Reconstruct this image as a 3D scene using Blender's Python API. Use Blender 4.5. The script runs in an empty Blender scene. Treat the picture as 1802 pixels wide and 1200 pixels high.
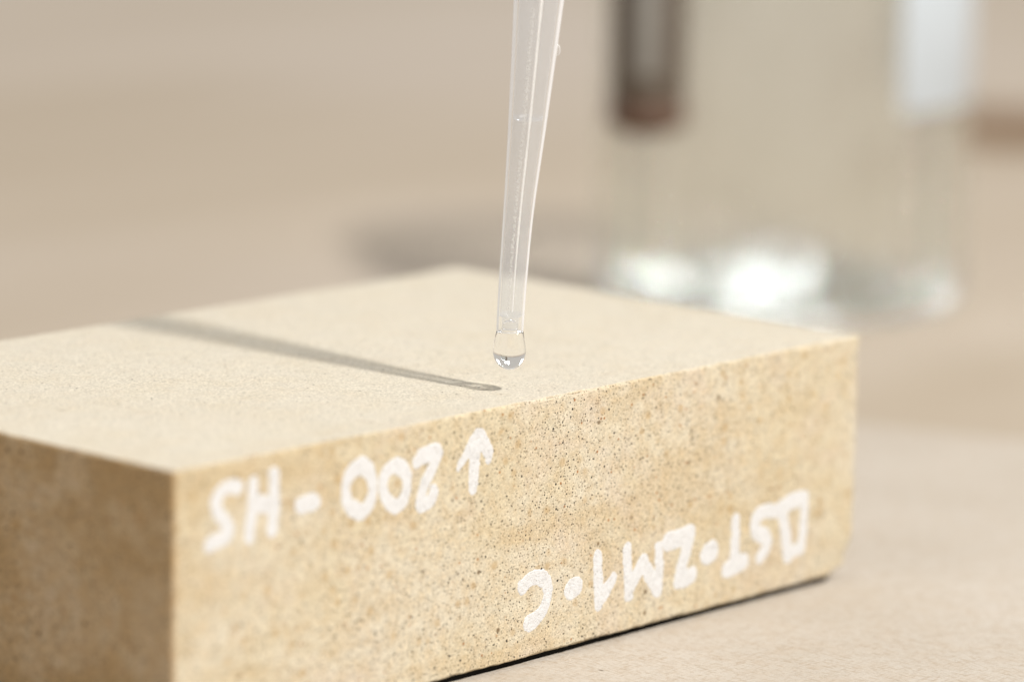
import bpy, math
import numpy as np
from mathutils import Vector

C = bpy.context.scene.collection
SC = bpy.context.scene
MM = 0.001

# ------------------------------------------------------------------ camera
cam_d = bpy.data.cameras.new('camera')
cam = bpy.data.objects.new('camera', cam_d)
C.objects.link(cam)
cam.location = (-0.33714, -0.35603, 0.14370)
cam.rotation_euler = (1.38793, -0.01993, -0.83799)
cam_d.lens = 144.41
cam_d.sensor_width = 36.0
cam_d.sensor_fit = 'HORIZONTAL'
cam_d.clip_start = 0.02
cam_d.clip_end = 20.0
cam_d.dof.use_dof = True
cam_d.dof.focus_distance = 0.5545
cam_d.dof.aperture_fstop = 9.2
SC.camera = cam

# ------------------------------------------------------------------ room light
world = bpy.data.worlds.new('World')
SC.world = world
world.use_nodes = True
bg = world.node_tree.nodes['Background']
bg.inputs['Color'].default_value = (0.60, 0.572, 0.53, 1)
bg.inputs['Strength'].default_value = 0.83


def lamp(name, loc, target, size, power, color, size_y=None):
    d = bpy.data.lights.new(name, 'AREA')
    d.energy = power
    d.color = color
    if size_y:
        d.shape = 'RECTANGLE'
        d.size_y = size_y
    else:
        d.shape = 'DISK'
    d.size = size
    o = bpy.data.objects.new(name, d)
    C.objects.link(o)
    o.location = loc
    o.rotation_euler = (Vector(target) - Vector(loc)).to_track_quat('-Z', 'Y').to_euler()
    return o


EL = math.radians(50)
AX, AY = 0.085, -1.0
n_ = math.hypot(AX, AY)
KD = 1.8
TGT = (0.068, 0.006, 0.037)
key = lamp('ceiling_spot',
           (TGT[0] + KD * math.cos(EL) * AX / n_, TGT[1] + KD * math.cos(EL) * AY / n_, TGT[2] + KD * math.sin(EL)),
           TGT, 0.125, 40.0, (1.0, 0.96, 0.90))
BK = Vector((0.3408, 0.1742, 0.0))         # where the beaker stands
for name, az, el, sx, sy, power in (('unseen_lamp', 0.1, 13, 0.045, 0.26, 1.6), ('unseen_lamp', -3.1, 12.5, 0.032, 0.28, 0.75),
                                    ('unseen_lamp', -8.8, 13, 0.03, 0.16, 0.3), ('unseen_lamp', -36.0, 22, 0.40, 0.55, 4.2), ('unseen_lamp', 46.0, 20, 0.40, 0.60, 6.0)):
    a, e = math.radians(42 + az), math.radians(el)
    p = BK + Vector((math.cos(a) * math.cos(e), math.sin(a) * math.cos(e), math.sin(e))) * 2.0
    lamp(name, p, BK, sx, power, (0.95, 0.975, 1.0), size_y=sy)  # unseen lamps added for beaker glints, drop fragments and the pipette's left edge

SC.render.engine = 'CYCLES'
SC.view_settings.view_transform = 'Standard'
SC.view_settings.look = 'None'
SC.view_settings.exposure = 0.06
SC.view_settings.gamma = 1.0
cy = SC.cycles
cy.use_denoising = True
cy.max_bounces = 16
cy.transmission_bounces = 16
cy.transparent_max_bounces = 24
cy.diffuse_bounces = 5
cy.glossy_bounces = 6
cy.sample_clamp_indirect = 0.0
cy.caustics_reflective = True
cy.caustics_refractive = True
cy.blur_glossy = 0.3


# ------------------------------------------------------------------ helpers
def tag(o, label=None, cat=None, kind=None, group=None):
    for k, v in (('label', label), ('category', cat), ('kind', kind), ('group', group)):
        if v:
            o[k] = v
    return o


def mesh_obj(name, verts, faces, mat=None, parent=None, smooth=True):
    me = bpy.data.meshes.new(name)
    if isinstance(faces, np.ndarray):
        nv, nf, k = len(verts), len(faces), faces.shape[1]
        me.vertices.add(nv)
        me.vertices.foreach_set('co', np.asarray(verts, dtype=np.float32).ravel())
        me.loops.add(nf * k)
        me.loops.foreach_set('vertex_index', faces.astype(np.int32).ravel())
        me.polygons.add(nf)
        me.polygons.foreach_set('loop_start', np.arange(0, nf * k, k, dtype=np.int32))
        me.update(calc_edges=True)
        me.validate()
    else:
        me.from_pydata([tuple(v) for v in verts], [], [tuple(f) for f in faces])
        me.update()
    me.polygons.foreach_set('use_smooth', np.full(len(me.polygons), smooth, dtype=bool))
    if mat:
        me.materials.append(mat)
    o = bpy.data.objects.new(name, me)
    C.objects.link(o)
    if parent:
        o.parent = parent
    return o


def empty(name, loc=(0, 0, 0)):
    o = bpy.data.objects.new(name, None)
    o.empty_display_size = 0.01
    C.objects.link(o)
    o.location = loc
    return o


def hash3(ix, iy, iz, seed):
    h = (ix.astype(np.int64) * 374761393 + iy.astype(np.int64) * 668265263 + iz.astype(np.int64) * 2147483647 + seed * 974711)
    h = (h ^ (h >> 13)) * 1274126177 & 0xFFFFFFFF
    h = (h ^ (h >> 16)) * 2246822519 & 0xFFFFFFFF
    return ((h ^ (h >> 15)) & 0xFFFFFF) / float(0xFFFFFF) * 2 - 1


def vnoise(P, scale, seed=0):
    """smooth value noise, P in millimetres, cells of 1/scale mm"""
    q = np.asarray(P, dtype=np.float64) * scale + 1000.0
    i = np.floor(q).astype(np.int64)
    f = q - i
    f = f * f * f * (f * (f * 6 - 15) + 10)
    out = 0
    for dx in (0, 1):
        for dy in (0, 1):
            for dz in (0, 1):
                w = (f[:, 0] if dx else 1 - f[:, 0]) * (f[:, 1] if dy else 1 - f[:, 1]) * (f[:, 2] if dz else 1 - f[:, 2])
                out = out + w * hash3(i[:, 0] + dx, i[:, 1] + dy, i[:, 2] + dz, seed)
    return out


def lathe(profile, n=64, axis=None):
    """profile: list of (r, z) in mm; axis: function z -> (x, y) offset in mm. Open at both ends unless r == 0."""
    V, F, rings = [], [], []
    for r, z in profile:
        ox, oy = axis(z) if axis else (0, 0)
        if r < 1e-6:
            rings.append([len(V)])
            V.append((ox * MM, oy * MM, z * MM))
        else:
            rings.append(list(range(len(V), len(V) + n)))
            for k in range(n):
                a = 2 * math.pi * k / n
                V.append(((ox + r * math.cos(a)) * MM, (oy + r * math.sin(a)) * MM, z * MM))
    for A, B in zip(rings, rings[1:]):
        for k in range(n):
            k2 = (k + 1) % n
            if len(A) == 1 and len(B) == 1:
                continue
            if len(A) == 1:
                F.append((A[0], B[k2], B[k]))
            elif len(B) == 1:
                F.append((A[k], A[k2], B[0]))
            else:
                F.append((A[k], A[k2], B[k2], B[k]))
    return V, F


def prism(poly, z0, z1, bevel=0.4):
    """closed slab with softened top edge; poly counter-clockwise in mm"""
    n = len(poly)
    pts = [Vector(p) for p in poly]
    c = sum(pts, Vector((0, 0))) / n
    V, F = [], []

    def ring(z, inset):
        for k in range(n):
            a = (pts[k] - pts[k - 1]).normalized()
            b = (pts[(k + 1) % n] - pts[k]).normalized()
            na, nb = Vector((-a.y, a.x)), Vector((-b.y, b.x))
            m = (na + nb)
            m = m / max(1e-6, m.dot(na))
            q = pts[k] + m * inset
            V.append((q.x * MM, q.y * MM, z * MM))
    ring(z0, 0)
    ring(z1 - bevel, 0)
    ring(z1 - bevel * 0.3, bevel * 0.3)
    ring(z1, bevel)
    for r in range(3):
        for k in range(n):
            k2 = (k + 1) % n
            F.append((r * n + k, r * n + k2, (r + 1) * n + k2, (r + 1) * n + k))
    F.append(tuple(range(3 * n, 4 * n)))
    F.append(tuple(reversed(range(n))))
    return V, F


# ------------------------------------------------------------------ material helpers
class NT:
    def __init__(self, name):
        self.m = bpy.data.materials.new(name)
        self.m.use_nodes = True
        self.t = self.m.node_tree
        self.t.nodes.clear()
        self.out = self.t.nodes.new('ShaderNodeOutputMaterial')

    def n(self, typ, **kw):
        nd = self.t.nodes.new('ShaderNode' + typ)
        for k, v in kw.items():
            if k in nd.inputs:
                i = nd.inputs[k]
                if isinstance(v, bpy.types.NodeSocket):
                    self.t.links.new(v, i)
                else:
                    i.default_value = v
            else:
                setattr(nd, k, v)
        return nd

    def link(self, a, b):
        self.t.links.new(a, b)

    def coords(self, scale=(1000, 1000, 1000), loc=(0, 0, 0), rot=(0, 0, 0)):
        tc = self.n('TexCoord')
        mp = self.n('Mapping')
        self.link(tc.outputs['Object'], mp.inputs['Vector'])
        mp.inputs['Scale'].default_value = scale
        mp.inputs['Location'].default_value = loc
        mp.inputs['Rotation'].default_value = rot
        return mp.outputs[0]

    def noise(self, vec, scale, detail=3, rough=0.55, dist=0.0):
        nd = self.n('TexNoise', Scale=scale, Detail=detail, Roughness=rough, Distortion=dist)
        self.link(vec, nd.inputs['Vector'])
        return nd.outputs['Fac']

    def voro(self, vec, scale, rnd=1.0):
        nd = self.n('TexVoronoi', Scale=scale, Randomness=rnd)
        self.link(vec, nd.inputs['Vector'])
        return nd

    def ramp(self, fac, a, b, lo=0.0, hi=1.0, smooth=True):
        nd = self.n('MapRange')
        nd.interpolation_type = 'SMOOTHSTEP' if smooth else 'LINEAR'
        self.link(fac, nd.inputs['Value'])
        nd.inputs['From Min'].default_value = a
        nd.inputs['From Max'].default_value = b
        nd.inputs['To Min'].default_value = lo
        nd.inputs['To Max'].default_value = hi
        return nd.outputs[0]

    def math(self, op, a, b=None):
        nd = self.n('Math', operation=op)
        for k, v in enumerate((a, b)):
            if v is None:
                continue
            if isinstance(v, bpy.types.NodeSocket):
                self.link(v, nd.inputs[k])
            else:
                nd.inputs[k].default_value = v
        return nd.outputs[0]

    def mix(self, fac, a, b, blend='MIX'):
        nd = self.n('Mix', data_type='RGBA', blend_type=blend)
        for s, v in ((nd.inputs[0], fac), (nd.inputs[6], a), (nd.inputs[7], b)):
            if isinstance(v, bpy.types.NodeSocket):
                self.link(v, s)
            elif isinstance(v, (int, float)):
                s.default_value = v
            else:
                s.default_value = (*v, 1)
        return nd.outputs[2]

    def bump(self, height, strength, dist, normal=None):
        nd = self.n('Bump', Strength=strength, Distance=dist)
        self.link(height, nd.inputs['Height'])
        if normal:
            self.link(normal, nd.inputs['Normal'])
        return nd.outputs[0]

    def principled(self, color=None, rough=0.8, normal=None, **kw):
        b = self.n('BsdfPrincipled')
        if color is not None:
            if isinstance(color, bpy.types.NodeSocket):
                self.link(color, b.inputs['Base Color'])
            else:
                b.inputs['Base Color'].default_value = (*color, 1)
        if isinstance(rough, bpy.types.NodeSocket):
            self.link(rough, b.inputs['Roughness'])
        else:
            b.inputs['Roughness'].default_value = rough
        if normal:
            self.link(normal, b.inputs['Normal'])
        for k, v in kw.items():
            b.inputs[k.replace('_', ' ')].default_value = v
        return b.outputs[0]

    def done(self, sh):
        self.link(sh, self.out.inputs['Surface'])
        return self.m


# ------------------------------------------------------------------ materials
def stone_material():
    t = NT('sandstone')
    v = t.coords()
    big = t.noise(v, 0.045, 4, 0.6)
    big2 = t.noise(t.coords(loc=(31, 7, 90)), 0.07, 4, 0.6, 0.6)
    bed = t.noise(t.coords((420, 700, 1250), rot=(0, 0.42, 0), loc=(31, 7, 90)), 0.075, 5, 0.6, 0.5)
    mid = t.noise(v, 0.42, 5, 0.65)
    col = t.mix(t.ramp(big, 0.36, 0.64), (0.595, 0.52, 0.375), (0.625, 0.568, 0.455))
    col = t.mix(t.ramp(bed, 0.48, 0.64, 0, 0.42), col, (0.50, 0.37, 0.20))
    col = t.mix(t.ramp(big2, 0.48, 0.30, 0, 0.5), col, (0.60, 0.51, 0.415))
    col = t.mix(t.ramp(mid, 0.38, 0.70, 0, 0.42), col, (0.50, 0.365, 0.20))
    # browner, mottled tone limited to the left end of the stone
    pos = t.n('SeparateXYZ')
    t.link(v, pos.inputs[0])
    left_brown = t.math('MULTIPLY', t.ramp(pos.outputs['X'], 0.9, 0.25), t.ramp(mid, 0.3, 0.65, 0.6, 0.95))
    col = t.mix(left_brown, col, (0.50, 0.36, 0.215))
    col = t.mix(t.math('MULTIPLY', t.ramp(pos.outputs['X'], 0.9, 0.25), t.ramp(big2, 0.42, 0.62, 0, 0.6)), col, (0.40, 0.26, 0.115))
    # sand grains, each with its own tone
    g = t.voro(v, 4.2)
    gs = t.n('SeparateColor')
    t.link(g.outputs['Color'], gs.inputs[0])
    tone = t.ramp(gs.outputs[0], 0, 1, 0.86, 1.14, False)
    g2 = t.voro(v, 8.0)
    gs2 = t.n('SeparateColor')
    t.link(g2.outputs['Color'], gs2.inputs[0])
    tone = t.math('MULTIPLY', tone, t.ramp(gs2.outputs[1], 0, 1, 0.86, 1.14, False))
    cc = t.n('CombineXYZ')
    for k in range(3):
        t.link(tone, cc.inputs[k])
    col = t.mix(1.0, col, cc.outputs[0], 'MULTIPLY')
    def specks(col, scale, r0, r1, share, c, amount, loc):
        vv = t.voro(t.coords(loc=loc), scale)
        s = t.n('SeparateColor')
        t.link(vv.outputs['Color'], s.inputs[0])
        on = t.ramp(s.outputs[2], 1 - share, 1 - share + 0.02)
        d = t.ramp(vv.outputs['Distance'], r0 * scale, r1 * scale, 1, 0)
        f = t.math('MULTIPLY', t.math('MULTIPLY', on, d), amount)
        return t.mix(f, col, c)
    col = specks(col, 2.6, 0.08, 0.14, 0.28, (0.12, 0.075, 0.04), 0.8, (3, 5, 7))
    col = specks(col, 2.0, 0.10, 0.15, 0.20, (0.028, 0.026, 0.022), 1.0, (13, 2, 17))
    col = specks(col, 0.9, 0.14, 0.21, 0.20, (0.022, 0.021, 0.018), 1.0, (23, 52, 7))
    col = specks(col, 0.9, 0.14, 0.26, 0.13, (0.33, 0.13, 0.03), 0.85, (63, 22, 37))
    col = specks(col, 0.35, 0.24, 0.45, 0.12, (0.13, 0.08, 0.035), 0.8, (83, 12, 97))
    col = specks(col, 0.5, 0.3, 0.9, 0.16, (0.42, 0.27, 0.11), 0.45, (8, 72, 41))
    # paler tone on the cut upper face, masked by the surface normal
    geo = t.n('TexCoord')
    sep = t.n('SeparateXYZ')
    t.link(geo.outputs['Normal'], sep.inputs[0])
    up = t.ramp(sep.outputs['Z'], 0.82, 0.99)
    top_pale = t.math('MULTIPLY', up, t.ramp(t.noise(v, 0.16, 5, 0.65), 0.25, 0.7, 0.66, 0.90))
    col = t.mix(top_pale, col, (0.60, 0.56, 0.48))
    soft = t.ramp(gs.outputs[2], 0, 1, 0.79, 1.12, False)
    sc_ = t.n('CombineXYZ')
    for k in range(3):
        t.link(soft, sc_.inputs[k])
    col = t.mix(up, col, t.mix(1.0, col, sc_.outputs[0], 'MULTIPLY'))
    col = specks(col, 2.4, 0.09, 0.15, 0.36, (0.17, 0.14, 0.105), 0.7, (41, 8, 3))
    col = specks(col, 0.7, 0.13, 0.20, 0.12, (0.05, 0.045, 0.035), 0.85, (17, 88, 5))
    hgt = t.math('ADD', t.math('MULTIPLY', g.outputs['Distance'], -0.8), t.math('MULTIPLY', t.noise(v, 3.0, 4, 0.7), 1.2))
    nrm = t.bump(hgt, 0.3, 0.00012)
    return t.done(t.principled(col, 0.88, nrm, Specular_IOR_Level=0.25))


def paint_material():
    t = NT('white_marker_paint')
    v = t.coords()
    n1 = t.noise(v, 1.2, 4, 0.6)
    g = t.voro(v, 4.2)
    gs = t.n('SeparateColor')
    t.link(g.outputs['Color'], gs.inputs[0])
    col = t.mix(t.ramp(n1, 0.3, 0.75), (0.735, 0.745, 0.765), (0.67, 0.67, 0.68))
    col = t.mix(t.ramp(gs.outputs[0], 0.0, 0.22, 0.30, 0), col, (0.50, 0.455, 0.39))
    vv = t.voro(t.coords(loc=(9, 1, 4)), 1.9)
    s = t.n('SeparateColor')
    t.link(vv.outputs['Color'], s.inputs[0])
    f = t.math('MULTIPLY', t.ramp(s.outputs[1], 0.86, 0.88), t.ramp(vv.outputs['Distance'], 0.12, 0.26, 0.8, 0))
    col = t.mix(f, col, (0.16, 0.14, 0.11))
    hgt = t.math('ADD', t.math('MULTIPLY', g.outputs['Distance'], -0.7), t.noise(v, 3.0, 4, 0.7))
    sh = t.principled(col, 0.55, t.bump(hgt, 0.6, 0.00012), Specular_IOR_Level=0.35)
    tr = t.n('BsdfTransparent')
    mx = t.n('MixShader')
    thin = t.math('MULTIPLY', t.ramp(gs.outputs[1], 0.5, 0.95, 0, 0.22), t.ramp(t.noise(v, 0.55, 4, 0.7), 0.42, 0.68, 0.12, 1.0))
    t.link(thin, mx.inputs[0])
    t.link(sh, mx.inputs[1])
    t.link(tr.outputs[0], mx.inputs[2])
    return t.done(mx.outputs[0])


def board_material():
    t = NT('pale_brown_card')
    v = t.coords()
    col = t.mix(t.ramp(t.noise(v, 0.02, 4, 0.6), 0.3, 0.7), (0.495, 0.452, 0.398), (0.545, 0.503, 0.452))
    col = t.mix(t.ramp(t.noise(v, 0.22, 5, 0.7), 0.4, 0.75, 0, 0.35), col, (0.47, 0.375, 0.28))
    # pulp fibres in two directions
    f1 = t.noise(t.coords((3200, 480, 1000), rot=(0, 0, 0.5)), 1.0, 3, 0.65, 0.8)
    f2 = t.noise(t.coords((420, 2900, 1000), rot=(0, 0, -0.35), loc=(5, 9, 0)), 1.0, 3, 0.65, 0.8)
    col = t.mix(t.ramp(f1, 0.50, 0.68, 0, 0.75), col, (0.36, 0.285, 0.205))
    col = t.mix(t.ramp(f2, 0.52, 0.70, 0, 0.7), col, (0.39, 0.31, 0.235))
    col = t.mix(t.ramp(f2, 0.40, 0.24, 0, 0.35), col, (0.68, 0.60, 0.52))
    vv = t.voro(t.coords((900, 420, 900), rot=(0, 0, 0.9)), 0.42)
    s = t.n('SeparateColor')
    t.link(vv.outputs['Color'], s.inputs[0])
    f = t.math('MULTIPLY', t.ramp(s.outputs[1], 0.88, 0.90), t.ramp(vv.outputs['Distance'], 0.04, 0.13, 0.8, 0))
    col = t.mix(f, col, (0.12, 0.085, 0.05))
    hgt = t.math('ADD', f1, t.math('ADD', f2, t.noise(v, 1.5, 4, 0.7)))
    return t.done(t.principled(col, 0.85, t.bump(hgt, 0.7, 0.00015), Specular_IOR_Level=0.25))


def table_material():
    t = NT('tan_table_laminate')
    rz = 0.83
    v = t.coords((1, 1, 1))
    g1 = t.noise(t.coords((1.3, 11, 1), rot=(0, 0, rz)), 1.0, 3, 0.5, 0.4)
    g2 = t.noise(t.coords((6, 90, 1), rot=(0, 0, rz), loc=(3, 1, 0)), 1.0, 4, 0.6, 0.5)
    col = t.mix(t.ramp(g1, 0.35, 0.65), (0.405, 0.34, 0.265), (0.475, 0.412, 0.345))
    col = t.mix(t.ramp(g2, 0.45, 0.75, 0, 0.25), col, (0.41, 0.335, 0.25))
    col = t.mix(t.ramp(t.noise(v, 3.2, 3, 0.5), 0.40, 0.70, 0, 0.55), col, (0.49, 0.43, 0.38))
    return t.done(t.principled(col, 0.75, t.bump(g2, 0.1, 0.0002), Specular_IOR_Level=0.12))


def tube_material(inner):
    t = NT('milky_polyethylene_bore' if inner else 'milky_polyethylene')
    v = t.coords()
    lw = t.n('LayerWeight', Blend=0.5)
    base, edge = (0.07, 0.32) if inner else (0.10, 0.85)
    streak = t.noise(t.coords((900, 900, 120)), 0.9, 3, 0.6)
    milk = t.math('ADD', t.ramp(lw.outputs['Facing'], *((0.5, 0.8) if inner else (0.37, 0.62)), base, edge), t.ramp(streak, 0.35, 0.8, 0, 0.05))
    hgt = t.noise(v, 2.6 if inner else 1.0, 3, 0.6)
    nrm = t.bump(hgt, 0.55 if inner else 0.12, 0.0002 if inner else 0.0001)
    tr = t.n('BsdfTransparent')
    tr.inputs['Color'].default_value = (0.95, 0.962, 0.98, 1) if inner else (1.0, 1.0, 1.0, 1)
    tl = t.n('BsdfTranslucent')
    tl.inputs['Color'].default_value = (0.95, 0.955, 0.975, 1)
    df = t.n('BsdfDiffuse')
    df.inputs['Color'].default_value = (0.95, 0.955, 0.975, 1)
    m0 = t.n('MixShader')
    m0.inputs[0].default_value = 0.5
    t.link(tl.outputs[0], m0.inputs[1])
    t.link(df.outputs[0], m0.inputs[2])
    m1 = t.n('MixShader')
    t.link(milk, m1.inputs[0])
    t.link(tr.outputs[0], m1.inputs[1])
    t.link(m0.outputs[0], m1.inputs[2])
    gl = t.n('BsdfGlossy', Roughness=0.22 if inner else 0.13)
    gl.inputs['Color'].default_value = (1, 1, 1, 1)
    t.link(nrm, gl.inputs['Normal'])
    lf = t.n('LayerWeight', Blend=0.5)
    t.link(nrm, lf.inputs['Normal'])
    fres = t.math('ADD', t.math('MULTIPLY', t.math('POWER', lf.outputs['Facing'], 5.0), 0.5), 0.045)
    m2 = t.n('MixShader')
    t.link(fres, m2.inputs[0])
    t.link(m1.outputs[0], m2.inputs[1])
    t.link(gl.outputs[0], m2.inputs[2])
    return t.done(m2.outputs[0])


def glass_material(name, ior, color, rough=0.0, thin=0.0):
    t = NT(name)
    g = t.n('BsdfGlass', IOR=ior, Roughness=rough)
    g.inputs['Color'].default_value = (*color, 1)
    if not thin:
        return t.done(g.outputs[0])
    tr = t.n('BsdfTransparent')
    tr.inputs['Color'].default_value = (*color, 1)
    mx = t.n('MixShader')
    mx.inputs[0].default_value = thin
    t.link(g.outputs[0], mx.inputs[1])
    t.link(tr.outputs[0], mx.inputs[2])
    return t.done(mx.outputs[0])


def plain(name, color, rough, spec=0.5, scale=0.3, var=0.15):
    t = NT(name)
    v = t.coords()
    n = t.noise(v, scale, 4, 0.6)
    dark = tuple(c * (1 - var) for c in color)
    col = t.mix(t.ramp(n, 0.3, 0.7), color, dark)
    return t.done(t.principled(col, rough, t.bump(n, 0.15, 0.0002), Specular_IOR_Level=spec))


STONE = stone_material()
PAINT = paint_material()
CARD = board_material()
TABLE = table_material()
TUBE_OUT, TUBE_IN = tube_material(False), tube_material(True)


def seam_material(name, cover, gloss):
    t = NT(name)
    v = t.coords()
    tr = t.n('BsdfTransparent')
    df = t.n('BsdfDiffuse')
    df.inputs['Color'].default_value = (0.95, 0.945, 0.93, 1)
    tl = t.n('BsdfTranslucent')
    tl.inputs['Color'].default_value = (0.95, 0.945, 0.93, 1)
    gl = t.n('BsdfGlossy', Roughness=0.35)
    a = t.n('MixShader')
    a.inputs[0].default_value = 0.35
    t.link(df.outputs[0], a.inputs[1])
    t.link(tl.outputs[0], a.inputs[2])
    g = t.n('MixShader')
    g.inputs[0].default_value = gloss
    t.link(a.outputs[0], g.inputs[1])
    t.link(gl.outputs[0], g.inputs[2])
    m = t.n('MixShader')
    t.link(t.ramp(t.noise(v, 2.8, 3, 0.6), 0.38, 0.62, cover[0], cover[1]), m.inputs[0])
    t.link(tr.outputs[0], m.inputs[1])
    t.link(g.outputs[0], m.inputs[2])
    return t.done(m.outputs[0])


SEAM = seam_material('polyethylene_seam', (0.9, 1.0), 0.15)
FROST = seam_material('polyethylene_frosted', (0.05, 0.6), 0.3)
WATER = glass_material('clear_water', 1.333, (1, 1, 1))
GLASS = glass_material('beaker_glass', 1.47, (0.985, 0.995, 0.99), thin=0.42)
BLACK = plain('gap_shade_black', (0.012, 0.011, 0.010), 0.95, 0.1)
AMBER = plain('dark_brown_glaze', (0.10, 0.076, 0.056), 0.4, 0.5)
WHITEP = plain('white_plastic', (0.53, 0.585, 0.64), 0.4, 0.4, 0.1, 0.05)
CAPM = plain('black_cap_plastic', (0.03, 0.03, 0.03), 0.4)
COPPER = plain('copper_brown', (0.12, 0.065, 0.042), 0.4)
GREY = plain('sheen_grey', (0.27, 0.26, 0.24), 0.4)
WOOD = plain('brown_wood', (0.28, 0.19, 0.12), 0.6, 0.3, 0.2, 0.3)

# ------------------------------------------------------------------ table and board
TZ = -4.0
V, F = prism([(-900, -1100), (2600, -1100), (2600, 2400), (-900, 2400)], TZ - 25, TZ, 1.0)
tag(mesh_obj('table_top', V, F, TABLE, smooth=False), kind='structure',
    label='broad tan table top running out of focus into the background')

e0 = Vector((229.3, 68.3))
ed = Vector((-9.6, 28.5)).normalized()      # along the far right edge, away from the camera
en = Vector((ed.y, -ed.x))                  # pointing off the board
c1 = e0 + ed * 62
c0 = e0 - ed * 420
V, F = prism([tuple(c0), tuple(c1), tuple(c1 - en * 620), tuple(c0 - en * 620)], TZ + 0.02, 0.0, 0.5)
tag(mesh_obj('card_sheet', V, F, CARD, smooth=False),
    label='pale brown fibrous card sheet lying under the sandstone block', cat='card sheet')

# ------------------------------------------------------------------ sandstone block
BL, BW, BH, BZ = 137.635, 80.02, 35.277, 1.0
V, F = prism([(1.3, 1.0), (BL - 4.6, 1.0), (BL - 4, BW - 1.2), (1.3, BW - 1.2)], 0.0, BZ + 0.15, 0.05)  # added black slab that makes the shaded gap under the block dark
tag(mesh_obj('gap_shade_pad', V, F, BLACK, smooth=False),
    label='thin black pad added for the dark line of shade under the sandstone block', cat='pad')


def relief(P):
    """height of the sawn surface over its mean plane, mm"""
    return 0.05 * vnoise(P, 0.11, 1) + 0.03 * vnoise(P, 0.5, 2) + 0.018 * vnoise(P, 1.3, 3)


def steps(n):
    a = [0, 0.12, 0.26, 0.45, 0.7, 1.05]
    b = list(np.linspace(1.5, n - 1.5, max(3, int(round((n - 3) / 0.55)))))
    return np.array(a + b + [n - q for q in reversed(a)])


def block_mesh():
    gx, gy, gz = steps(BL), steps(BW), steps(BH)
    nx, ny, nz = len(gx), len(gy), len(gz)
    quads = []

    def ids(i, j, k):
        return (i * ny + j) * nz + k

    def face(A, Bm, f, flip):
        a, b = np.meshgrid(np.arange(A - 1), np.arange(Bm - 1), indexing='ij')
        a, b = a.ravel(), b.ravel()
        q = np.stack([f(a, b), f(a + 1, b), f(a + 1, b + 1), f(a, b + 1)], 1)
        quads.append(q[:, ::-1] if flip else q)
    z0 = lambda a: np.zeros_like(a)
    face(nx, ny, lambda a, b: ids(a, b, z0(a)), True)
    face(nx, ny, lambda a, b: ids(a, b, z0(a) + nz - 1), False)
    face(nx, nz, lambda a, b: ids(a, z0(a), b), False)
    face(nx, nz, lambda a, b: ids(a, z0(a) + ny - 1, b), True)
    face(ny, nz, lambda a, b: ids(z0(a), a, b), True)
    face(ny, nz, lambda a, b: ids(z0(a) + nx - 1, a, b), False)
    Q = np.concatenate(quads)
    u, inv = np.unique(Q.ravel(), return_inverse=True)
    Q = inv.reshape(-1, 4)
    k = u % nz
    j = (u // nz) % ny
    i = u // (nz * ny)
    P = np.stack([gx[i], gy[j], gz[k]], 1)
    half = np.array([BL, BW, BH]) / 2
    c = P - half
    # edge radius wanders along the edges
    r = 0.26 + 0.14 * vnoise(P, 0.25, 5) + 0.12 * vnoise(P, 0.8, 6)
    r = np.clip(r, 0.08, 1.0)[:, None]
    inn = np.clip(c, -half + r, half - r)
    d = c - inn
    ln = np.linalg.norm(d, axis=1, keepdims=True)
    nrm = d / np.maximum(ln, 1e-9)
    P2 = inn + nrm * r + half
    edge = np.clip(1 - np.abs(nrm).max(1), 0, 0.3) / 0.3
    h = relief(P) - edge * (0.22 * np.maximum(0, vnoise(P, 0.7, 8)) + 0.22 * np.maximum(0, vnoise(P, 1.6, 9)))
    # a few knocked spots along the arrises
    pit = np.maximum(0, vnoise(P, 0.32, 11) - 0.45)
    h -= edge * pit * 1.6
    P2 = P2 + nrm * h[:, None]
    # chipped lower corner at the far right end
    q = P - np.array([BL, 0, 0])
    m = np.clip(1 - np.sqrt((q[:, 0] / 6) ** 2 + (q[:, 1] / 9) ** 2 + (q[:, 2] / 6.5) ** 2), 0, 1)
    m = m * m * (3 - 2 * m) * (1 + 0.35 * vnoise(P, 0.5, 12))
    P2[:, 0] -= 1.3 * m
    P2[:, 2] += 1.1 * m
    P2[:, 1] += 0.5 * m
    P2[:, 2] += BZ
    return P2 * MM, Q


V, F = block_mesh()
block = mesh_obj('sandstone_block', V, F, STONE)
tag(block, label='sawn tan sandstone block with white upside-down handwriting on its front face', cat='stone block')

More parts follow.
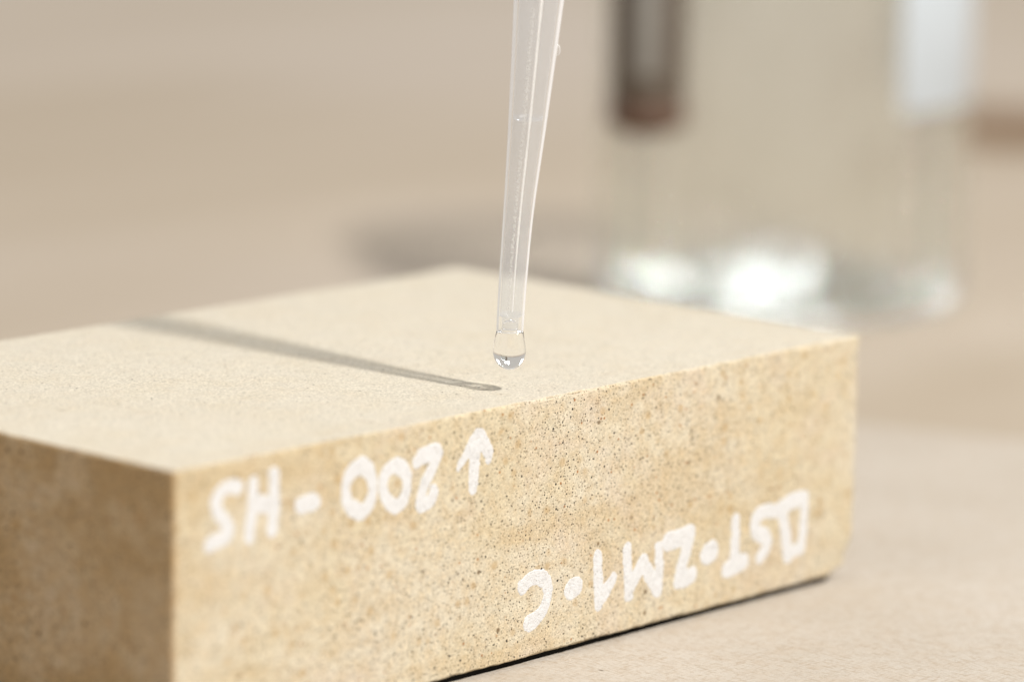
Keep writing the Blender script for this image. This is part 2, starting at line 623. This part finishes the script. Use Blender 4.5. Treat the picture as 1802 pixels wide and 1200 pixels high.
# ------------------------------------------------------------------ white marker writing (x along the front face, z down from its top edge, brush radius; mm)
STROKES = [('letter', [[(11.0, -3.68, 0.92), (9.46, -3.12, 0.88), (7.95, -3.64, 0.84), (7.15, -4.86, 0.84), (7.36, -6.16, 0.84), (8.49, -7.19, 0.88), (9.35, -8.2, 0.88), (9.36, -9.18, 0.92), (8.41, -9.7, 1.02), (6.29, -10.04, 0.98)]]), ('letter', [[(13.76, -3.32, 0.75), (13.53, -6.3, 0.82), (13.02, -10.3, 0.82)], [(17.27, -2.71, 0.79), (17.47, -6.61, 0.86), (17.1, -10.04, 0.86)], [(13.8, -6.11, 1.1), (17.22, -6.8, 1.11)]]), ('dash', [[(22.2, -7.52, 1.12), (24.32, -7.51, 1.16)]]), ('digit', [[(33.08, -3.99, 1.1), (31.65, -4.23, 0.94), (30.51, -5.21, 0.88), (30.06, -6.8, 0.79), (30.48, -8.65, 0.88), (32.3, -9.89, 1.07), (33.2, -10.1, 1.07), (34.45, -9.39, 0.92), (35.15, -8.21, 0.8), (35.11, -6.15, 0.86), (34.08, -4.59, 1.01), (33.08, -3.99, 1.1)]]), ('digit', [[(39.63, -4.96, 1.15), (38.35, -5.09, 0.96), (37.19, -5.95, 0.8), (36.85, -7.45, 0.71), (37.62, -9.11, 0.8), (39.29, -10.4, 0.96), (39.75, -10.54, 0.96), (41.11, -9.65, 0.87), (41.63, -8.17, 0.75), (41.4, -6.45, 0.9), (40.55, -5.42, 1.03), (39.63, -4.96, 1.15)]]), ('digit', [[(43.4, -5.13, 0.81), (44.03, -4.38, 0.97), (45.33, -4.37, 1.13), (47.0, -4.09, 0.98)], [(47.29, -4.59, 0.94), (46.49, -6.04, 0.85), (45.4, -7.44, 0.79), (44.47, -8.99, 0.82), (44.28, -11.05, 0.88)], [(44.19, -11.23, 0.79), (45.86, -10.83, 0.91), (46.76, -9.8, 0.82), (46.6, -9.05, 0.63)]]), ('arrow', [[(55.09, -3.22, 0.96), (53.61, -4.72, 0.93), (52.32, -6.11, 0.64), (51.36, -7.18, 0.32)], [(55.28, -3.25, 0.96), (56.68, -5.16, 1.0), (57.47, -6.07, 0.68), (57.3, -6.77, 0.55)], [(54.73, -4.09, 1.28), (54.43, -6.81, 0.99), (54.33, -8.78, 0.93), (54.26, -10.35, 0.64)]]), ('letter', [[(64.42, -25.34, 1.02), (65.51, -24.61, 0.96), (67.61, -24.37, 1.09), (69.27, -25.31, 1.07), (69.75, -26.84, 0.87), (69.28, -28.6, 0.87), (68.07, -29.97, 1.0), (66.08, -30.65, 1.26)]]), ('dash', [[(74.59, -27.4, 1.4), (75.47, -27.22, 1.37)]]), ('digit', [[(79.97, -23.52, 0.82), (80.09, -26.61, 0.89), (80.43, -30.48, 0.93)], [(80.51, -30.02, 0.99), (81.86, -28.92, 0.99), (83.44, -27.31, 0.73)]]), ('letter', [[(86.17, -23.54, 0.83), (86.41, -27.0, 0.9), (86.74, -30.43, 0.84)], [(86.9, -29.24, 1.04), (88.26, -27.72, 1.04), (89.71, -25.87, 0.94)], [(89.72, -26.07, 1.01), (91.56, -28.82, 1.12), (92.91, -30.61, 1.02)], [(93.03, -24.45, 0.78), (93.19, -27.46, 0.85), (93.01, -30.69, 0.92)]]), ('letter', [[(95.11, -24.01, 1.29), (97.59, -23.97, 1.33), (99.75, -23.37, 1.06)], [(99.88, -23.8, 0.99), (99.03, -25.84, 1.03), (98.18, -27.89, 1.06), (97.48, -30.24, 1.13)], [(97.55, -30.25, 1.13), (100.14, -29.93, 1.2), (100.44, -29.5, 1.0)]]), ('dash', [[(103.71, -27.23, 1.45), (104.86, -27.0, 1.42)]]), ('letter', [[(110.01, -23.21, 0.84), (110.12, -26.27, 0.88), (110.09, -29.32, 0.98)], [(108.31, -30.34, 1.15), (110.34, -30.05, 1.3), (112.05, -29.71, 1.09)]]), ('letter', [[(119.58, -23.6, 0.89), (116.7, -22.94, 1.1), (114.78, -23.54, 1.09), (114.24, -24.99, 1.02), (115.01, -26.02, 1.1), (116.89, -26.67, 1.17), (117.56, -27.75, 0.99), (116.9, -29.05, 0.92), (115.74, -29.83, 0.82)]]), ('letter', [[(120.44, -23.17, 1.1), (121.08, -24.96, 1.04), (121.88, -27.61, 1.04), (122.1, -29.62, 1.08), (122.37, -30.65, 1.01)], [(120.44, -23.1, 1.07), (123.27, -22.49, 1.25), (125.61, -22.43, 1.01)], [(125.94, -22.48, 0.83), (125.87, -25.29, 0.83), (125.68, -28.08, 0.87), (125.49, -29.89, 0.83)], [(122.48, -30.52, 0.93), (123.67, -30.09, 0.94), (125.45, -29.95, 0.83)]])]


def paint_mesh(strokes, seed):
    segs = []
    for s in strokes:
        # round the corners of the hand-drawn path
        s = np.array(s)
        for _ in range(2):
            if len(s) > 2:
                a, b = s[:-1], s[1:]
                mids = np.stack([a * 0.75 + b * 0.25, a * 0.25 + b * 0.75], 1).reshape(-1, 3)
                s = np.concatenate([s[:1], mids[1:-1], s[-1:]])
        for a, b in zip(s, s[1:]):
            segs.append((a, b))
    A = np.array([q for ab in segs for q in ab])
    x0, x1 = (A[:, 0] - A[:, 2]).min() - 0.5, (A[:, 0] + A[:, 2]).max() + 0.5
    z0, z1 = (A[:, 1] - A[:, 2]).min() - 0.5, (A[:, 1] + A[:, 2]).max() + 0.5
    st = 0.09
    gx, gz = np.arange(x0, x1, st), np.arange(z0, z1, st)
    X, Z = np.meshgrid(gx, gz, indexing='ij')
    sd = np.full(X.shape, 1e9)
    for a, b in segs:
        dx, dz = b[0] - a[0], b[1] - a[1]
        L2 = dx * dx + dz * dz + 1e-9
        t = np.clip(((X - a[0]) * dx + (Z - a[1]) * dz) / L2, 0, 1)
        d = np.hypot(X - a[0] - t * dx, Z - a[1] - t * dz) - (a[2] + t * (b[2] - a[2]))
        sd = np.minimum(sd, d)
    P = np.stack([X.ravel(), np.zeros(X.size), (Z + BH).ravel()], 1)
    wob = -0.12 + 0.12 * vnoise(P, 0.9, 40 + seed) + 0.08 * vnoise(P, 2.2, 60 + seed) + 0.03 * vnoise(P, 4.4, 70 + seed)
    sd = sd + wob.reshape(X.shape)
    t = np.clip(-sd / 0.22 + 0.35, 0, 1)
    h = -0.05 + 0.095 * t * t * (3 - 2 * t)
    h = h + 0.012 * vnoise(P, 3.5, 80).reshape(X.shape)
    Y = -(relief(P).reshape(X.shape) + h)
    ok = sd < 0.08
    quad_ok = ok[:-1, :-1] | ok[1:, :-1] | ok[1:, 1:] | ok[:-1, 1:]
    n = len(gz)
    i, j = np.nonzero(quad_ok)
    Q = np.stack([i * n + j, (i + 1) * n + j, (i + 1) * n + j + 1, i * n + j + 1], 1)
    u, inv = np.unique(Q.ravel(), return_inverse=True)
    co = np.stack([X.ravel(), Y.ravel(), (Z + BH + BZ).ravel()], 1)[u] * MM
    return co, inv.reshape(-1, 4)


for k, (kind, strokes) in enumerate(STROKES):
    V, F = paint_mesh(strokes, k)
    mesh_obj('painted_' + kind, V, F, PAINT, block)

# ------------------------------------------------------------------ dropper pipette and water drop
FX, FY, TOP = 67.98, 6.21, BH + BZ       # spot on the stone straight under the drop
PX = 13.05


def s_of(z):     # sideways run of the tube axis over height (mm above the stone)
    zz = [0, 8.3, 14.5, 22.5, 27.2, 34.2, 46.0, 53.8, 95.0, 160.0]
    ss = [0.0, 0.05, 0.46, 1.07, 1.53, 2.26, 3.37, 4.06, 7.5, 12.9]
    return float(np.interp(z, zz, ss)) - 0.0199 * z


_zs = np.linspace(0, 160, 161)
_ss = np.convolve(np.pad([s_of(z) for z in _zs], 3, mode='edge'), np.ones(7) / 7, 'valid')
_ss[:6] = [s_of(z) for z in _zs[:6]]


def ax_tube(z):
    s = float(np.interp(z - TOP, _zs, _ss))
    return FX + 1.17 * s, FY - 0.29 * s


def r_tube(h):
    hh = [8.0, 14.5, 22.5, 27.2, 34.2, 46.0, 53.8, 95.0, 160.0]
    rr = [1.83, 1.89, 2.0, 2.15, 2.48, 3.03, 3.42, 4.6, 5.2]
    return float(np.interp(h, hh, rr))


pip = empty('dropper_pipette', ((FX + 15) * MM, (FY - 4) * MM, (TOP + 150) * MM))
tag(pip, label='translucent milky plastic dropper pipette held vertically over the sandstone block', cat='pipette')


def child(o, parent):
    o.parent = parent
    o.matrix_parent_inverse = parent.matrix_world.inverted()
    return o


bpy.context.view_layer.update()
outer = [(r_tube(h), TOP + h) for h in np.concatenate([[8.27, 8.4, 8.8], np.linspace(9.5, 160, 120)])]
outer[0] = (outer[0][0] - 0.10, outer[0][1])
V, F = lathe(outer, 72, ax_tube)
child(mesh_obj('tube_wall', V, F, TUBE_OUT), pip)
inner = [(r_tube(h) * (0.60 if h < 10.2 else 0.78), TOP + h) for h in np.concatenate([[8.27, 8.9, 9.6, 10.1, 10.5], np.linspace(11, 160, 120)])]
V, F = lathe(inner, 72, ax_tube)
child(mesh_obj('tube_bore', V, F, TUBE_IN), pip)
rim = [(r_tube(8.27) - 0.10, TOP + 8.27), (r_tube(8.27) * 0.80, TOP + 8.25), (r_tube(8.27) * 0.60, TOP + 8.27)]
V, F = lathe(rim, 72, ax_tube)
child(mesh_obj('tip_rim', V, F, TUBE_OUT), pip)
# ridge inside the tip where the bore narrows
rd = [(r_tube(10.3) * 0.98, TOP + 10.7), (r_tube(10.3) * 0.8, TOP + 10.35), (r_tube(10.2) * 0.6, TOP + 10.2)]
V, F = lathe(rd, 72, ax_tube)
child(mesh_obj('tip_step', V, F, TUBE_IN), pip)
# film left by the liquid higher up in the bore
mr = [(r_tube(36.9) * 0.775, TOP + 37.3), (r_tube(36.9) * 0.74, TOP + 36.95), (r_tube(36.9) * 0.62, TOP + 36.7), (r_tube(36.9) * 0.45, TOP + 36.6)]
V, F = lathe(mr, 48, ax_tube)
child(mesh_obj('liquid_ring', V, F, TUBE_IN), pip)


def tube_strip(h0, h1, a0, a1, lift, rough, seed, n=7):
    """narrow raised strip along the tube; angles measured round the axis, 0 = towards the camera side, + to its right"""
    hs = np.arange(h0, h1, 0.12)
    V, F = [], []
    for q, h in enumerate(hs):
        cx, cy = ax_tube(TOP + h)
        P = np.array([[h, k * 0.3, 0] for k in range(n)])
        jit = vnoise(P, 2.4, seed) * rough
        w = 0.25 * float(vnoise(np.array([[h, 5, 0]]), 0.35, seed + 1)[0])
        for k in range(n):
            f = k / (n - 1)
            a = a0 + (a1 - a0) * (f + w * (f - 0.5))
            lf = (math.sin(math.pi * f) * lift - 0.01) + jit[k] * math.sin(math.pi * f)
            r = r_tube(h) + lf
            # camera side direction and its right
            dx, dy = -0.743 * math.cos(a) + 0.669 * math.sin(a), -0.669 * math.cos(a) - 0.743 * math.sin(a)
            V.append(((cx + dx * r) * MM, (cy + dy * r) * MM, (TOP + h) * MM))
    for q in range(len(hs) - 1):
        for k in range(n - 1):
            F.append((q * n + k, q * n + k + 1, (q + 1) * n + k + 1, (q + 1) * n + k))
    return V, F


V, F = tube_strip(11.2, 150, 0.04, 0.15, 0.05, 0.01, 21, 5)
child(mesh_obj('mould_seam', V, F, SEAM), pip)
V, F = tube_strip(10.6, 52, -0.30, -0.12, 0.03, 0.035, 31, 9)
child(mesh_obj('rough_flow_mark', V, F, FROST), pip)
# moulding nub on the right side
hx, hy = ax_tube(TOP + 46.3)
rr_ = r_tube(46.3)
V, F = lathe([(0, 0.0), (0.2, 0.02), (0.36, 0.3), (0.42, 0.7), (0.36, 1.1), (0.2, 1.45), (0, 1.5)], 20)
nub = mesh_obj('moulding_nub', V, F, TUBE_OUT)
nub.location = ((hx + rr_ * 0.669) * MM, (hy - rr_ * 0.743) * MM, (TOP + 45.4) * MM)
bpy.context.view_layer.update()
child(nub, pip)

prof = [(0, 3.04), (0.5, 3.08), (1.0, 3.27), (1.42, 3.62), (1.78, 4.05), (2.04, 4.55), (2.19, 5.05), (2.24, 5.5), (2.22, 6.0),
        (2.13, 6.6), (2.02, 7.2), (1.93, 7.7), (1.86, 8.1), (1.81, 8.235), (1.35, 8.245), (1.07, 8.245), (1.05, 8.7), (1.0, 9.5), (0.5, 9.75), (0, 9.8)]


def smooth_profile(p):
    p = np.array(p)
    for _ in range(2):
        a, b = p[:-1], p[1:]
        m = np.stack([a * 0.75 + b * 0.25, a * 0.25 + b * 0.75], 1).reshape(-1, 2)
        p = np.concatenate([p[:1], m[1:-1], p[-1:]])
    return [tuple(q) for q in p]


V, F = lathe([(r, TOP + h) for r, h in smooth_profile(prof)], 96, ax_tube)
drop = mesh_obj('water_drop', V, F, WATER)
tag(drop, label='clear water drop hanging from the pipette tip just above the stone', cat='water drop')

# ------------------------------------------------------------------ glass beaker and things behind it
def beaker():
    R = 38.8
    prof = [(0, 0.9), (14, 0.7), (26, 0.3), (R - 5, 0.0), (R - 2.6, 0.35), (R - 0.9, 1.5), (R - 0.15, 3.4), (R, 6)]
    prof += [(R, z) for z in np.linspace(10, 74, 10)] + [(R + 0.6, 78), (R + 1.8, 80), (R + 2.4, 81), (R + 2.0, 81.6), (R + 0.8, 81.3),
             (R - 0.3, 79.5), (R - 0.8, 76)]
    prof += [(R - 0.8, z) for z in np.linspace(72, 11, 8)] + [(R - 0.9, 7), (R - 1.6, 4.6), (R - 3.4, 3.0), (R - 6, 2.4), (26, 2.5), (14, 2.7), (0, 2.8)]
    return lathe(prof, 96)


V, F = beaker()
b = mesh_obj('beaker', V, F, GLASS)
b.location = (BK.x, BK.y, (TZ + 0.02) * MM)
tag(b, label='clear glass beaker out of focus on the table behind the stone block', cat='beaker')


RT, FW = Vector((0.669, -0.743, 0)), Vector((0.743, 0.669, 0))

# white patch on the right of the beaker wall
V, F = [], []
for q, a in enumerate(np.linspace(math.radians(33), math.radians(104), 30)):
    d = RT * math.sin(a) - FW * math.cos(a)
    for z, r in ((43, 38.83), (43.2, 38.92), (60, 38.92), (72.8, 38.92), (73, 38.83)):
        V.append((d.x * r * MM, d.y * r * MM, z * MM))
    if q:
        for k in range(4):
            F.append(((q - 1) * 5 + k, q * 5 + k, q * 5 + k + 1, (q - 1) * 5 + k + 1))
mesh_obj('white_label', V, F, WHITEP, b)

# dark clip hooked over the rim on the left
cp = BK + (RT * -30.3 - FW * 36.4) * MM
clip = empty('hanging_clip', (cp.x, cp.y, TZ * MM))
tag(clip, label='glossy dark brown clip with a painted grey sheen hanging down the left of the glass beaker', cat='clip')
V, F = lathe([(0, 38.6), (4.5, 38.8), (6.6, 39.8), (7.4, 42), (7.6, 46), (7.6, 78), (7.0, 81), (4.5, 82.5), (0, 83)], 40)
mesh_obj('clip_body', V, F, AMBER, clip)
V, F = lathe([(7.75, 40.5), (8.1, 41), (8.1, 45), (7.75, 45.5)], 40)
mesh_obj('copper_band', V, F, COPPER, clip)
V, F = [], []
for q, a in enumerate(np.linspace(-0.36, 0.30, 9)):
    for z, r in ((51, 7.63), (51.6, 7.8), (77.4, 7.8), (78, 7.63)):
        d = RT * math.sin(a) - FW * math.cos(a)
        V.append((d.x * r * MM, d.y * r * MM, z * MM))
    if q:
        for k in range(3):
            F.append(((q - 1) * 4 + k, q * 4 + k, q * 4 + k + 1, (q - 1) * 4 + k + 1))
mesh_obj('painted_sheen', V, F, GREY, clip)  # grey strip painted on the clip body as its upright highlight
# strap bending over the rim into the beaker
toc = (RT * 30.3 + FW * 36.4).normalized()
sd = Vector((toc.y, -toc.x, 0))
path = [(6.0, 74), (6.5, 82), (8.0, 84), (11, 84.6), (14, 83.5), (15, 80), (15, 70)]
V, F = [], []
for q, (dd, z) in enumerate(path):
    for sx, th in ((-3, 0), (3, 0), (3, 0.9), (-3, 0.9)):
        p = toc * (dd + (th if z < 83 else 0)) + sd * sx
        V.append((p.x * MM, p.y * MM, (z + (th if z >= 83 else 0)) * MM))
    if q:
        for k in range(4):
            k2 = (k + 1) % 4
            F.append(((q - 1) * 4 + k, (q - 1) * 4 + k2, q * 4 + k2, q * 4 + k))
F += [(3, 2, 1, 0), tuple(len(V) - 4 + k for k in range(4))]
mesh_obj('clip_hook', V, F, CAPM, clip, smooth=False)
V, F = prism([(-4, -8), (95, -8), (95, 8), (-4, 8)], 0, 9, 0.6)
st_ = mesh_obj('wood_strip', V, F, WOOD, smooth=False)
st_.location = (0.574, 0.290, TZ * MM)
st_.rotation_euler = (0, 0, -0.83)
tag(st_, label='low brown wooden strip lying on the table at the right picture edge', cat='wood strip')
